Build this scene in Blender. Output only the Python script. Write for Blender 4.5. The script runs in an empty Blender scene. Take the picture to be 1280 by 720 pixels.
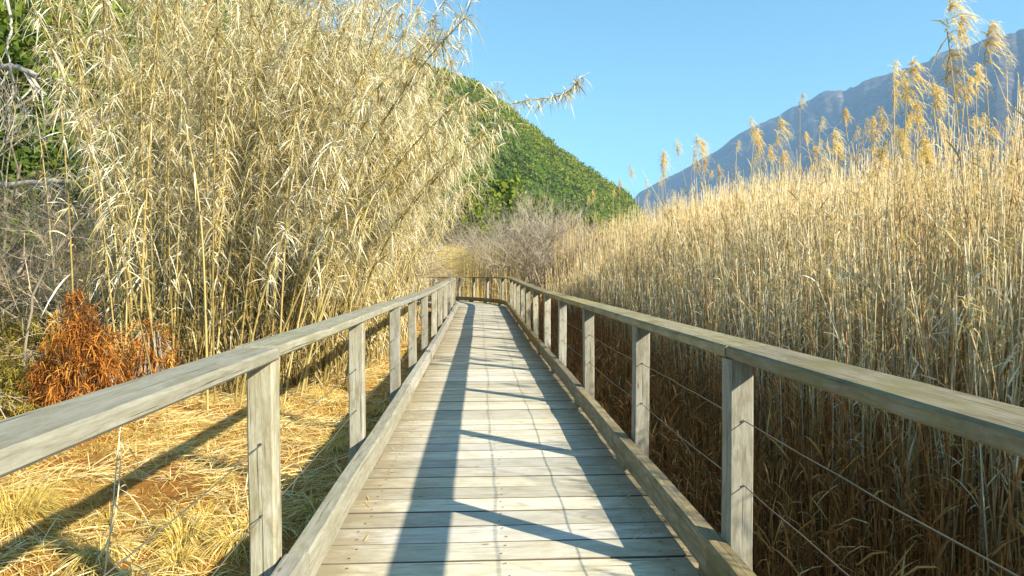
import bpy, math, random
import numpy as np
from math import radians as R, sin, cos, pi
from mathutils import Vector

# ---------------------------------------------------------------- camera, sky, sun, exposure
SC = bpy.context.scene
COL = SC.collection
F = 800.0                      # focal length in pixels of the 1280 px wide photograph
VPX, HOR, CAMH = 598.5, 341.0, 1.30
cam_d = bpy.data.cameras.new('camera')
cam_d.sensor_width = 36.0
cam_d.lens = 36.0 * F / 1280.0
cam_d.clip_start = 0.05
cam_d.clip_end = 30000
cam = bpy.data.objects.new('camera', cam_d)
COL.objects.link(cam)
YAW = math.atan((640 - VPX) / F)
PITCH = math.atan((360 - HOR) / F)
cam.location = (0, 0, CAMH)
cam.rotation_euler = (pi / 2 - PITCH, 0, -YAW)
SC.camera = cam

SUN_TO = Vector((1.42, -1.14, 1.0)).normalized()
SUN_EL = math.asin(SUN_TO.z)
SUN_ROT = math.atan2(SUN_TO.x, SUN_TO.y)
world = bpy.data.worlds.new('World')
SC.world = world
world.use_nodes = True
wn = world.node_tree
bg = wn.nodes['Background']
sky = wn.nodes.new('ShaderNodeTexSky')
sky.sky_type = 'NISHITA'
sky.sun_disc = False
sky.sun_elevation = SUN_EL
sky.sun_rotation = SUN_ROT
sky.altitude = 100
sky.air_density = 1.0
sky.dust_density = 0.1
sky.ozone_density = 2.5
wb = wn.nodes.new('ShaderNodeMix'); wb.data_type = 'RGBA'; wb.blend_type = 'MULTIPLY'; wb.inputs[0].default_value = 1
wb.inputs[7].default_value = (.60, 1.0, .93, 1)      # the photograph's cool green white balance of clear sky
wn.links.new(sky.outputs[0], wb.inputs[6]); wn.links.new(wb.outputs[2], bg.inputs[0])
bg.inputs[1].default_value = 0.076
sun_d = bpy.data.lights.new('sun', 'SUN')
sun_d.energy = 5.0
sun_d.angle = R(0.55)
sun_d.color = (1.0, 0.89, 0.70)
sun = bpy.data.objects.new('sun', sun_d)
COL.objects.link(sun)
sun.rotation_euler = SUN_TO.to_track_quat('Z', 'Y').to_euler()
SC.view_settings.view_transform = 'Standard'
SC.view_settings.look = 'None'
SC.view_settings.exposure = 1.6
SC.view_settings.gamma = 1.0
SC.cycles.max_bounces = 8
SC.cycles.diffuse_bounces = 4
SC.cycles.transmission_bounces = 4
SC.cycles.volume_bounces = 1

random.seed(7)
rng = np.random.default_rng(11)
U = lambda a, b, n=None: rng.uniform(a, b, n)

# ---------------------------------------------------------------- object helpers
def link(name, mesh, mat=None, parent=None, loc=(0, 0, 0)):
    o = bpy.data.objects.new(name, mesh)
    COL.objects.link(o)
    o.location = loc
    if parent: o.parent = parent
    if mat and mesh and not mesh.materials: mesh.materials.append(mat)
    return o

def tag(o, label=None, cat=None, group=None, kind=None):
    if label: o['label'] = label
    if cat: o['category'] = cat
    if group: o['group'] = group
    if kind: o['kind'] = kind
    return o

def thing(name, label, cat, loc=(0, 0, 0), group=None, kind=None):
    o = link(name, None, loc=loc)
    o.empty_display_size = 0.1
    return tag(o, label, cat, group, kind)

def copy_tree(o, parent=None):
    c = o.copy()
    COL.objects.link(c)
    if parent: c.parent = parent
    for ch in list(o.children): copy_tree(ch, c)
    return c

def mesh_np(name, V, quads=None, tris=None, tint=None, uv=None, smooth=False, fmat=None):
    V = np.asarray(V, dtype=np.float32).reshape(-1, 3)
    idx, tot = [], []
    if quads is not None and len(quads):
        q = np.asarray(quads, dtype=np.int32).reshape(-1, 4); idx.append(q.ravel()); tot.append(np.full(len(q), 4, np.int32))
    if tris is not None and len(tris):
        t = np.asarray(tris, dtype=np.int32).reshape(-1, 3); idx.append(t.ravel()); tot.append(np.full(len(t), 3, np.int32))
    idx = np.concatenate(idx); tot = np.concatenate(tot)
    start = np.zeros(len(tot), np.int32); start[1:] = np.cumsum(tot)[:-1]
    me = bpy.data.meshes.new(name)
    me.vertices.add(len(V)); me.vertices.foreach_set('co', V.ravel())
    me.loops.add(len(idx)); me.loops.foreach_set('vertex_index', idx)
    me.polygons.add(len(tot)); me.polygons.foreach_set('loop_start', start)
    me.polygons.foreach_set('use_smooth', np.full(len(tot), bool(smooth)))
    if tint is not None:
        a = me.attributes.new('tint', 'FLOAT', 'POINT'); a.data.foreach_set('value', np.asarray(tint, np.float32).ravel())
    if uv is not None:
        l = me.uv_layers.new(name='UVMap'); l.data.foreach_set('uv', np.asarray(uv, np.float32)[idx].ravel())
    me.update(calc_edges=True)
    me.validate()
    return me

class Geo:
    """collects vertices and faces with a per-vertex tint"""
    def __init__(s): s.V, s.Q, s.T, s.t, s.n = [], [], [], [], 0
    def add(s, V, quads=None, tris=None, tint=0.5):
        V = np.asarray(V, float).reshape(-1, 3)
        if quads is not None and len(quads): s.Q.append(np.asarray(quads).reshape(-1, 4) + s.n)
        if tris is not None and len(tris): s.T.append(np.asarray(tris).reshape(-1, 3) + s.n)
        s.t.append(np.broadcast_to(np.asarray(tint, float), (len(V),)) if np.ndim(tint) == 0 else np.asarray(tint, float).ravel())
        s.V.append(V); s.n += len(V)
    def mesh(s, name, smooth=False):
        return mesh_np(name, np.concatenate(s.V), np.concatenate(s.Q) if s.Q else None,
                       np.concatenate(s.T) if s.T else None, np.concatenate(s.t), smooth=smooth)

def norm(a): return a / np.maximum(np.linalg.norm(a, axis=-1, keepdims=True), 1e-9)

def ribbons(g, P, D, L, W, droop, k=3, twist=0.0, tint=0.5, fold=0.0, side=None):
    """n thin leaves: base P, first direction D, length L, width W, gravity droop"""
    n = len(P)
    P = np.asarray(P, float); D = norm(np.asarray(D, float))
    L = np.broadcast_to(L, (n,)); W = np.broadcast_to(W, (n,)); droop = np.broadcast_to(droop, (n,)); twist = np.broadcast_to(twist, (n,))
    t = np.linspace(0, 1, k + 1)
    pts = P[:, None] + D[:, None] * (L[:, None] * t)[..., None]
    pts[..., 2] -= (droop * L)[:, None] * t ** 2
    if side is None:
        up = np.tile([0, 0, 1.0], (n, 1)) + rng.normal(0, .25, (n, 3))
        side = norm(np.cross(D, up))
    nor = norm(np.cross(side, D))
    a = twist[:, None] * t
    s = side[:, None] * np.cos(a)[..., None] + nor[:, None] * np.sin(a)[..., None]
    w = np.interp(t, [0, .25, .6, 1], [.55, 1, .85, .06])
    hw = .5 * W[:, None] * w
    A = pts + s * hw[..., None]; B = pts - s * hw[..., None]
    V = np.stack([A, B], 2).reshape(n, -1, 3)
    m = 2 * (k + 1)
    i = np.arange(k) * 2
    q = np.stack([i, i + 1, i + 3, i + 2], 1)
    Q = (q[None] + (np.arange(n) * m)[:, None, None]).reshape(-1, 4)
    tt = np.repeat(np.broadcast_to(tint, (n,)), m)
    g.add(V.reshape(-1, 3), Q, tint=tt)

def tubes(g, paths, radii, sides=3, tint=0.5, cap=False):
    """n tubes along n paths of m points"""
    paths = np.asarray(paths, float); n, m, _ = paths.shape
    radii = np.broadcast_to(radii, (n, m))
    tan = np.gradient(paths, axis=1)
    tan = norm(tan)
    d = norm(paths[:, -1] - paths[:, 0])
    ref = np.where(np.abs(d[:, 2:3]) > .8, np.array([[1., 0, 0]]), np.array([[0, 0, 1.]]))
    a = norm(np.cross(tan, np.broadcast_to(ref[:, None], tan.shape)))
    b = norm(np.cross(tan, a))
    th = np.arange(sides) * 2 * pi / sides
    ring = a[:, :, None] * np.cos(th)[:, None] + b[:, :, None] * np.sin(th)[:, None]
    V = paths[:, :, None] + ring * radii[:, :, None, None]
    i, j = np.meshgrid(np.arange(m - 1), np.arange(sides), indexing='ij')
    j2 = (j + 1) % sides
    q = np.stack([i * sides + j, i * sides + j2, (i + 1) * sides + j2, (i + 1) * sides + j], -1).reshape(-1, 4)
    Q = (q[None] + (np.arange(n) * m * sides)[:, None, None]).reshape(-1, 4)
    g.add(V.reshape(-1, 3), Q, tint=np.repeat(np.broadcast_to(tint, (n,)), m * sides))

def spline(pts, n):
    """smooth resample of a few points"""
    pts = np.asarray(pts, float); k = len(pts)
    P = np.vstack([2 * pts[0] - pts[1], pts, 2 * pts[-1] - pts[-2]])
    out = []
    for u in np.linspace(0, k - 1 - 1e-6, n):
        i = int(u); t = u - i
        p0, p1, p2, p3 = P[i:i + 4]
        out.append(.5 * ((2 * p1) + (p2 - p0) * t + (2 * p0 - 5 * p1 + 4 * p2 - p3) * t * t + (3 * p1 - p0 - 3 * p2 + p3) * t ** 3))
    return np.array(out)

def at(px, py, y):
    """world point seen near pixel (px, py) at depth y along the walk"""
    return np.array([(px - VPX) * y / F, y, CAMH - (py - HOR) * y / F])

def sstep(a, b, x):
    t = np.clip((np.asarray(x, float) - a) / (b - a), 0, 1)
    return t * t * (3 - 2 * t)

# cheap smooth value noise for terrain and layout
_perm = rng.random((256, 256))
def vnoise(x, y):
    x = np.asarray(x, float); y = np.asarray(y, float)
    xi, yi = np.floor(x).astype(int), np.floor(y).astype(int)
    fx, fy = x - xi, y - yi
    fx = fx * fx * (3 - 2 * fx); fy = fy * fy * (3 - 2 * fy)
    p = lambda a, b: _perm[a % 256, b % 256]
    return (p(xi, yi) * (1 - fx) + p(xi + 1, yi) * fx) * (1 - fy) + (p(xi, yi + 1) * (1 - fx) + p(xi + 1, yi + 1) * fx) * fy
def fbm(x, y, o=4):
    v, a = 0, .5
    for i in range(o): v = v + a * (vnoise(x * 2 ** i + 17 * i, y * 2 ** i + 31 * i) - .5); a *= .5
    return v

# ---------------------------------------------------------------- materials
def new_mat(name):
    m = bpy.data.materials.new(name); m.use_nodes = True
    nt = m.node_tree
    return m, nt, nt.nodes['Principled BSDF'], nt.nodes['Material Output']

def ramp(nt, stops, src=None, interp='LINEAR'):
    r = nt.nodes.new('ShaderNodeValToRGB'); e = r.color_ramp.elements; r.color_ramp.interpolation = interp
    while len(e) < len(stops): e.new(0.5)
    for el, (p, c) in zip(e, stops): el.position = p; el.color = (*c, 1) if len(c) == 3 else c
    if src is not None: nt.links.new(src, r.inputs[0])
    return r

def mixrgb(nt, fac, a, b, mode='MIX'):
    m = nt.nodes.new('ShaderNodeMix'); m.data_type = 'RGBA'; m.blend_type = mode
    for s, v in ((m.inputs[0], fac), (m.inputs[6], a), (m.inputs[7], b)):
        if hasattr(v, 'links'): nt.links.new(v, s)
        elif isinstance(v, (int, float)): s.default_value = v
        else: s.default_value = (*v, 1)
    return m.outputs[2]

def math_n(nt, op, a, b=None, clamp=False):
    m = nt.nodes.new('ShaderNodeMath'); m.operation = op; m.use_clamp = clamp
    for s, v in ((m.inputs[0], a), (m.inputs[1], b)):
        if v is None: continue
        if hasattr(v, 'links'): nt.links.new(v, s)
        else: s.default_value = v
    return m.outputs[0]

def noise(nt, vec, scale, detail=4, rough=.55, dist=0):
    n = nt.nodes.new('ShaderNodeTexNoise'); n.inputs['Scale'].default_value = scale
    n.inputs['Detail'].default_value = detail; n.inputs['Roughness'].default_value = rough; n.inputs['Distortion'].default_value = dist
    if vec is not None: nt.links.new(vec, n.inputs['Vector'])
    return n.outputs['Fac']

def plant_mat(name, stops, transl=.3, rough=.7, objvar=.35, spec=.25, patch=0.0):
    """dry plant matter: colour picked by the tint of each stalk / leaf, some light passes through"""
    m, nt, bs, out = new_mat(name)
    at_ = nt.nodes.new('ShaderNodeAttribute'); at_.attribute_name = 'tint'
    oi = nt.nodes.new('ShaderNodeObjectInfo')
    geo = nt.nodes.new('ShaderNodeNewGeometry')
    v = math_n(nt, 'ADD', at_.outputs['Fac'], math_n(nt, 'MULTIPLY', math_n(nt, 'SUBTRACT', oi.outputs['Random'], .5), objvar))
    nz = noise(nt, geo.outputs['Position'], 9.0, 3)
    v = math_n(nt, 'ADD', v, math_n(nt, 'MULTIPLY', math_n(nt, 'SUBTRACT', nz, .5), .45))
    if patch:
        v = math_n(nt, 'ADD', v, math_n(nt, 'MULTIPLY', math_n(nt, 'SUBTRACT', noise(nt, geo.outputs['Position'], .35, 2), .5), patch))
    c = ramp(nt, stops, v).outputs[0]
    nt.links.new(c, bs.inputs['Base Color'])
    bs.inputs['Roughness'].default_value = rough
    bs.inputs['Specular IOR Level'].default_value = spec
    if transl:
        tr = nt.nodes.new('ShaderNodeBsdfTranslucent'); nt.links.new(c, tr.inputs[0])
        mx = nt.nodes.new('ShaderNodeMixShader'); mx.inputs[0].default_value = transl
        nt.links.new(bs.outputs[0], mx.inputs[1]); nt.links.new(tr.outputs[0], mx.inputs[2])
        nt.links.new(mx.outputs[0], out.inputs[0])
    return m

def wood_mat(name, dark, mid, light, stain, worn=0.0, moss=None):
    m, nt, bs, out = new_mat(name)
    uv = nt.nodes.new('ShaderNodeUVMap'); oi = nt.nodes.new('ShaderNodeObjectInfo')
    off = nt.nodes.new('ShaderNodeVectorMath'); off.operation = 'ADD'
    sc3 = nt.nodes.new('ShaderNodeCombineXYZ')
    for i, k in enumerate((37.0, 11.0, 53.0)): nt.links.new(math_n(nt, 'MULTIPLY', oi.outputs['Random'], k), sc3.inputs[i])
    nt.links.new(uv.outputs[0], off.inputs[0]); nt.links.new(sc3.outputs[0], off.inputs[1])
    def st(x, y):
        mp = nt.nodes.new('ShaderNodeVectorMath'); mp.operation = 'MULTIPLY'; mp.inputs[1].default_value = (x, y, 1)
        nt.links.new(off.outputs[0], mp.inputs[0]); return mp.outputs[0]
    g1 = noise(nt, st(4.2, 46), 1.0, 6, .65, .8)
    g2 = noise(nt, st(16, 190), 1.0, 3, .6, .3)
    bl = noise(nt, st(4.5, 11), 1.0, 5, .7, .4)
    gr = math_n(nt, 'ADD', math_n(nt, 'MULTIPLY', g1, .65), math_n(nt, 'MULTIPLY', g2, .35))
    c = ramp(nt, [(.30, dark), (.47, mid), (.66, light)], gr).outputs[0]
    c = mixrgb(nt, ramp(nt, [(.46, (0, 0, 0)), (.68, (1, 1, 1))], bl).outputs[0], c, stain, 'MIX') if stain else c
    # per piece tone
    hs = nt.nodes.new('ShaderNodeHueSaturation'); nt.links.new(c, hs.inputs['Color'])
    nt.links.new(math_n(nt, 'ADD', .74, math_n(nt, 'MULTIPLY', oi.outputs['Random'], .42)), hs.inputs['Value'])
    nt.links.new(math_n(nt, 'ADD', .75, math_n(nt, 'MULTIPLY', math_n(nt, 'FRACT', math_n(nt, 'MULTIPLY', oi.outputs['Random'], 7.3)), .6)), hs.inputs['Saturation'])
    c = hs.outputs[0]
    # cracks along the grain
    cr = noise(nt, st(1.6, 95), 1.0, 3, .55, .25)
    crk = ramp(nt, [(.325, (1, 1, 1)), (.36, (0, 0, 0))], cr).outputs[0]
    c = mixrgb(nt, math_n(nt, 'MULTIPLY', crk, .75), c, (.055, .045, .03))
    # knots
    vo = nt.nodes.new('ShaderNodeTexVoronoi'); vo.inputs['Scale'].default_value = 1.0; nt.links.new(st(3.1, 9.0), vo.inputs['Vector'])
    kn = ramp(nt, [(.035, (1, 1, 1)), (.085, (0, 0, 0))], vo.outputs['Distance']).outputs[0]
    c = mixrgb(nt, math_n(nt, 'MULTIPLY', kn, .8), c, (.13, .085, .045))
    if moss:
        geo = nt.nodes.new('ShaderNodeNewGeometry')
        ms = ramp(nt, [(.50, (0, 0, 0)), (.66, (1, 1, 1))], noise(nt, geo.outputs['Position'], 3.2, 5, .65)).outputs[0]
        c = mixrgb(nt, math_n(nt, 'MULTIPLY', ms, .7), c, moss)
    if worn:   # dirt that collects along the two edges of the walk, where nobody steps
        tc = nt.nodes.new('ShaderNodeTexCoord'); sx = nt.nodes.new('ShaderNodeSeparateXYZ'); nt.links.new(tc.outputs['Object'], sx.inputs[0])
        e = math_n(nt, 'ABSOLUTE', sx.outputs[0])
        dn = noise(nt, st(6, 14), 1.0, 5, .7)
        e = math_n(nt, 'ADD', e, math_n(nt, 'MULTIPLY', math_n(nt, 'SUBTRACT', dn, .5), .9))
        em = ramp(nt, [(.42, (0, 0, 0)), (.80, (1, 1, 1))], e).outputs[0]
        c = mixrgb(nt, math_n(nt, 'MULTIPLY', em, worn), c, (.27, .215, .12))
    nt.links.new(c, bs.inputs['Base Color'])
    bs.inputs['Roughness'].default_value = .78
    bs.inputs['Specular IOR Level'].default_value = .25
    bp = nt.nodes.new('ShaderNodeBump'); bp.inputs['Strength'].default_value = .55; bp.inputs['Distance'].default_value = .004
    h = math_n(nt, 'SUBTRACT', gr, math_n(nt, 'MULTIPLY', crk, .8))
    nt.links.new(h, bp.inputs['Height']); nt.links.new(bp.outputs[0], bs.inputs['Normal'])
    return m

def simple_mat(name, col, rough=.6, metal=0.0, var=.3, scale=6):
    m, nt, bs, out = new_mat(name)
    tc = nt.nodes.new('ShaderNodeTexCoord')
    n = noise(nt, tc.outputs['Object'], scale, 4)
    c = ramp(nt, [(.3, tuple(x * (1 - var) for x in col)), (.7, tuple(min(1, x * (1 + var)) for x in col))], n).outputs[0]
    nt.links.new(c, bs.inputs['Base Color']); bs.inputs['Roughness'].default_value = rough; bs.inputs['Metallic'].default_value = metal
    return m

M_DECK = wood_mat('deck wood', (.38, .345, .255), (.57, .54, .45), (.66, .64, .55), (.47, .43, .325), worn=.78)
M_POST = wood_mat('post wood', (.15, .12, .07), (.31, .30, .24), (.42, .41, .35), (.20, .18, .12))
M_RAIL = wood_mat('rail wood', (.18, .17, .12), (.325, .315, .255), (.42, .415, .35), (.26, .25, .185))
M_RAILR = wood_mat('mossy rail wood', (.13, .095, .035), (.27, .23, .12), (.37, .34, .215), (.19, .155, .065), moss=(.15, .14, .055))
M_KERBR = wood_mat('mossy kerb wood', (.10, .068, .03), (.21, .165, .09), (.32, .28, .18), (.14, .115, .055), moss=(.125, .115, .06))
M_UNDER = wood_mat('joist wood', (.12, .09, .06), (.22, .18, .12), (.30, .26, .19), None)
M_WIRE = simple_mat('galvanised wire', (.11, .105, .08), .8, .0)
M_EDGE = simple_mat('dirty sawn plank edge', (.11, .09, .06), .95)
M_NAIL = simple_mat('rusty iron', (.07, .05, .04), .7, .4)

REED_STOPS = [(.0, (.24, .11, .03)), (.25, (.44, .27, .09)), (.5, (.60, .46, .22)), (.75, (.73, .63, .38)), (1.0, (.82, .76, .57))]
M_REED = plant_mat('dry reed', REED_STOPS, .18, .65, patch=.35)
M_REEDLEAF = plant_mat('dry reed leaf', [(.0, (.30, .14, .035)), (.3, (.49, .32, .115)), (.6, (.66, .52, .27)), (1.0, (.82, .76, .56))], .35, .7)
M_OLDREED_SHADE = plant_mat('old reed with shade brown', [(.0, (.17, .05, .012)), (.4, (.34, .135, .03)), (.7, (.52, .27, .075)), (1.0, (.72, .52, .22))], .15, .8)  # brown of old stems, with the warm shade low in the bed painted in
M_PLUME = plant_mat('reed plume', [(.0, (.55, .38, .12)), (.35, (.76, .59, .23)), (.7, (.87, .74, .36)), (1.0, (.92, .85, .58))], .5, .85, objvar=.35)
M_CANE = plant_mat('cane stem', [(.0, (.15, .105, .03)), (.35, (.30, .225, .07)), (.6, (.39, .30, .10)), (1.0, (.52, .44, .20))], 0, .6, objvar=.9, spec=.4)
M_CANELEAF = plant_mat('dry cane leaf', [(.0, (.20, .13, .03)), (.22, (.42, .325, .10)), (.45, (.61, .54, .28)), (.68, (.73, .68, .48)), (1.0, (.84, .81, .70))], .28, .65, patch=.6)
M_STRAW = plant_mat('straw litter', [(.0, (.42, .21, .04)), (.3, (.62, .40, .10)), (.6, (.72, .55, .19)), (1.0, (.84, .74, .42))], .2, .7)
M_TUSS = plant_mat('tussock blades', [(.0, (.40, .27, .05)), (.4, (.62, .47, .11)), (.7, (.74, .58, .18)), (1.0, (.84, .74, .38))], .35, .65)
M_RUST = plant_mat('rust frond', [(.0, (.13, .048, .010)), (.35, (.36, .135, .022)), (.7, (.55, .235, .038)), (1.0, (.68, .41, .11))], .3, .8)
M_YGRASS = plant_mat('yellow marsh grass', [(.0, (.64, .49, .15)), (.5, (.82, .69, .29)), (1.0, (.90, .83, .48))], .35, .75)
M_TWIG = plant_mat('grey twig', [(.0, (.15, .12, .085)), (.5, (.34, .29, .22)), (1.0, (.52, .46, .37))], 0, .8)
M_TWIGB = plant_mat('pale brown twig', [(.0, (.15, .11, .07)), (.5, (.36, .29, .20)), (1.0, (.56, .48, .36))], 0, .8)
M_TWIGP = plant_mat('pale grey bark', [(.0, (.24, .22, .19)), (.5, (.42, .40, .36)), (1.0, (.60, .58, .54))], 0, .8)
M_LEAF = plant_mat('hill foliage', [(.0, (.030, .056, .004)), (.4, (.080, .128, .008)), (.7, (.138, .188, .010)), (1.0, (.23, .255, .016))], .25, .7, objvar=.5)
M_MOSS = plant_mat('mossy grass', [(.0, (.10, .065, .012)), (.4, (.24, .19, .025)), (.7, (.38, .34, .04)), (1.0, (.56, .44, .12))], .3, .8)

def ground_mat():
    m, nt, bs, out = new_mat('marsh ground')
    g = nt.nodes.new('ShaderNodeNewGeometry')
    n1 = noise(nt, g.outputs['Position'], 1.3, 6, .65); n2 = noise(nt, g.outputs['Position'], 22, 5, .7); n3 = noise(nt, g.outputs['Position'], .02, 4)
    near = ramp(nt, [(.34, (.17, .065, .018)), (.5, (.36, .165, .036)), (.62, (.50, .31, .085)), (.75, (.58, .45, .17))],
                math_n(nt, 'ADD', math_n(nt, 'MULTIPLY', n1, .55), math_n(nt, 'MULTIPLY', n2, .45))).outputs[0]
    far = ramp(nt, [(.35, (.10, .12, .03)), (.55, (.25, .22, .09)), (.7, (.36, .30, .14))], n3).outputs[0]
    sx = nt.nodes.new('ShaderNodeSeparateXYZ'); nt.links.new(g.outputs['Position'], sx.inputs[0])
    # wet dark mud in the reed bed on the right
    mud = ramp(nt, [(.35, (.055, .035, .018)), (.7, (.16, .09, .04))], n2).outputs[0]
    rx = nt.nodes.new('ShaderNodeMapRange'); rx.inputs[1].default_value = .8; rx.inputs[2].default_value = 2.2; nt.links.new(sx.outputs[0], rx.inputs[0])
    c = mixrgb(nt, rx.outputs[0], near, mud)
    ry = nt.nodes.new('ShaderNodeMapRange'); ry.inputs[1].default_value = 18; ry.inputs[2].default_value = 60; nt.links.new(sx.outputs[1], ry.inputs[0])
    c = mixrgb(nt, ry.outputs[0], c, far)
    bank = ramp(nt, [(.35, (.07, .065, .018)), (.5, (.17, .15, .045)), (.62, (.29, .24, .10)), (.75, (.13, .14, .025))], math_n(nt, 'ADD', math_n(nt, 'MULTIPLY', n1, .6), math_n(nt, 'MULTIPLY', n2, .4))).outputs[0]
    rb = nt.nodes.new('ShaderNodeMapRange'); rb.inputs[1].default_value = -5.6; rb.inputs[2].default_value = -8.0; nt.links.new(sx.outputs[0], rb.inputs[0])
    c = mixrgb(nt, rb.outputs[0], c, bank)
    nt.links.new(c, bs.inputs['Base Color']); bs.inputs['Roughness'].default_value = .95; bs.inputs['Specular IOR Level'].default_value = .1
    bp = nt.nodes.new('ShaderNodeBump'); bp.inputs['Strength'].default_value = .8; bp.inputs['Distance'].default_value = .04
    nt.links.new(n2, bp.inputs['Height']); nt.links.new(bp.outputs[0], bs.inputs['Normal'])
    return m
M_GROUND = ground_mat()

def hill_mat(name, cols, s1, s2):
    m, nt, bs, out = new_mat(name)
    g = nt.nodes.new('ShaderNodeNewGeometry')
    a = noise(nt, g.outputs['Position'], s1, 6, .65); b = noise(nt, g.outputs['Position'], s2, 4, .7)
    v = math_n(nt, 'ADD', math_n(nt, 'MULTIPLY', a, .5), math_n(nt, 'MULTIPLY', b, .5))
    c = ramp(nt, [(.32, cols[0]), (.5, cols[1]), (.68, cols[2])], v).outputs[0]
    nt.links.new(c, bs.inputs['Base Color']); bs.inputs['Roughness'].default_value = 1; bs.inputs['Specular IOR Level'].default_value = 0
    return m
M_HILL = hill_mat('hill soil and scrub', [(.022, .045, .006), (.045, .08, .009), (.08, .11, .018)], .02, .25)
M_MOUNT = hill_mat('mountain scrub', [(.006, .010, .008), (.05, .044, .034), (.24, .18, .13)], .007, .05)

# ---------------------------------------------------------------- ground
def gheight(x, y):
    x = np.asarray(x, float); y = np.asarray(y, float)
    h = -.36 - .46 * sstep(-.2, 2.0, x)
    near = 1 - sstep(40, 90, np.hypot(x, y))
    h = h + near * (.24 * fbm(x * .55, y * .55) + .20 * fbm(x * 2.2 + 9, y * 2.2)) * (1 - .5 * sstep(0, 2, x))
    # bank and meadow rising on the left
    h = h + 1.0 * sstep(-5.6, -9.5, x) * sstep(9.0, 13.0, y) * (1 - sstep(25, 60, y) * .2)
    h = h + 7.0 * sstep(-9, -34, x - .0) * sstep(14, 60, y)
    return h

def axis(lo, hi, fine_lo, fine_hi, step, grow=1.16):
    a = list(np.arange(fine_lo, fine_hi + 1e-6, step))
    s, v = step, fine_hi
    while v < hi: s *= grow; v += s; a.append(min(v, hi))
    s, v = step, fine_lo
    while v > lo: s *= grow; v -= s; a.insert(0, max(v, lo))
    return np.array(a)

xs = axis(-5100, 5100, -10, 8, .16); ys = axis(-5100, 5100, -3, 22, .16)
gx, gy = np.meshgrid(xs, ys, indexing='ij')
GV = np.stack([gx, gy, gheight(gx, gy)], -1).reshape(-1, 3)
nx, ny = len(xs), len(ys)
ii, jj = np.meshgrid(np.arange(nx - 1), np.arange(ny - 1), indexing='ij')
gq = np.stack([ii * ny + jj, (ii + 1) * ny + jj, (ii + 1) * ny + jj + 1, ii * ny + jj + 1], -1).reshape(-1, 4)
ground = link('ground', mesh_np('ground', GV, gq, smooth=True), M_GROUND)
tag(ground, kind='structure')

# ---------------------------------------------------------------- hill and mountain (polar terrain)
def polar_terrain(name, prof, px0, px1, nu, nt_, dfoot, dcrest, mat, rough, base=-1.5, over=.35, seed=0, ridge=0):
    u = np.linspace(px0, px1, nu); t = np.linspace(0, 1 + over, nt_)
    uu, tt = np.meshgrid(u, t, indexing='ij')
    crest_y = np.interp(uu, [p[0] for p in prof], [p[1] for p in prof])
    dc = np.interp(uu, [p[0] for p in dcrest], [p[1] for p in dcrest])
    df = np.interp(uu, [p[0] for p in dfoot], [p[1] for p in dfoot])
    d = df + (dc - df) * tt
    hc = CAMH + (HOR - crest_y) * dc / F
    k = np.where(tt < 1, np.sin(np.clip(tt, 0, 1) * pi / 2) ** 1.12, 1 - (tt - 1) * 1.2)
    x = (uu - VPX) / F * d; y = d
    h = base + (hc - base) * k
    h = h + rough * (fbm(x / (rough * 9) + seed, y / (rough * 9), 5)) * np.clip(tt * 3, 0, 1) * np.clip(1 - .8 * (1 - np.clip(np.abs(tt - 1) / .2, 0, 1)), .2, 1)
    if ridge:      # gullies running down the slope
        w = (x / d) * 9 + .5 * fbm(x / 500 + 3, y / 500, 3)
        h = h + ridge * (np.abs(fbm(w * 2.2, tt * .8 + 5, 5)) * 2 - .4) * np.sin(np.clip(tt, 0, 1) * pi) ** .8
    V = np.stack([x, y, h], -1).reshape(-1, 3)
    i, j = np.meshgrid(np.arange(nu - 1), np.arange(nt_ - 1), indexing='ij')
    q = np.stack([i * nt_ + j, (i + 1) * nt_ + j, (i + 1) * nt_ + j + 1, i * nt_ + j + 1], -1).reshape(-1, 4)
    o = link(name, mesh_np(name, V, q, smooth=True), mat); tag(o, kind='structure')
    return V.reshape(nu, nt_, 3)

HILL_PROF = [(-700, -420), (-200, -300), (60, -170), (160, -60), (280, 0), (360, 50), (420, 86), (480, 104), (540, 114), (600, 131), (640, 156), (680, 184), (720, 210), (755, 232), (782, 246), (800, 268), (840, 325)]
hillV = polar_terrain('hill', HILL_PROF, -700, 840, 160, 60, [(-700, 60), (200, 90), (560, 160), (800, 280)], [(-700, 280), (300, 370), (800, 500)], M_HILL, 6, seed=3)
MOUNT_PROF = [(760, 290), (800, 241), (852, 214), (900, 187), (931, 166), (961, 153), (1021, 125), (1040, 115), (1077, 113), (1100, 102), (1175, 76), (1224, 62), (1280, 45), (1400, 10), (1700, -40), (2400, -20)]
polar_terrain('mountain', MOUNT_PROF, 740, 2400, 420, 140, [(740, 2600), (1280, 1200), (2400, 1000)], [(740, 4100), (1280, 2500), (2400, 2200)], M_MOUNT, 26, seed=9, ridge=95)

# ---------------------------------------------------------------- forest on the hill (far wood, one mass)
def crown_cards(n, r, squash=1.1):
    """light and dark leaf clumps scattered through an uneven crown"""
    d = norm(rng.normal(0, 1, (n, 3))); d[:, 2] = np.abs(d[:, 2]) * 1.0 - .25
    rad = r * (.62 + .38 * rng.random(n) ** .6) * (1 + .25 * np.sin(d[:, 0] * 5 + d[:, 1] * 4))
    p = d * rad[:, None]; p[:, 2] *= squash
    nrm = norm(d + rng.normal(0, .45, (n, 3)))
    a = norm(np.cross(nrm, rng.normal(0, 1, (n, 3)))); b = np.cross(nrm, a)
    s = r * U(.14, .27, n)[:, None]
    V = np.stack([p + a * s, p + b * s * .8, p - a * s, p - b * s * .8], 1)
    return V
fg = Geo()
us = rng.integers(0, hillV.shape[0] - 1, 24000); ts = rng.integers(0, 46, 24000)
fu, ft = rng.random(24000), rng.random(24000)
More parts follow.
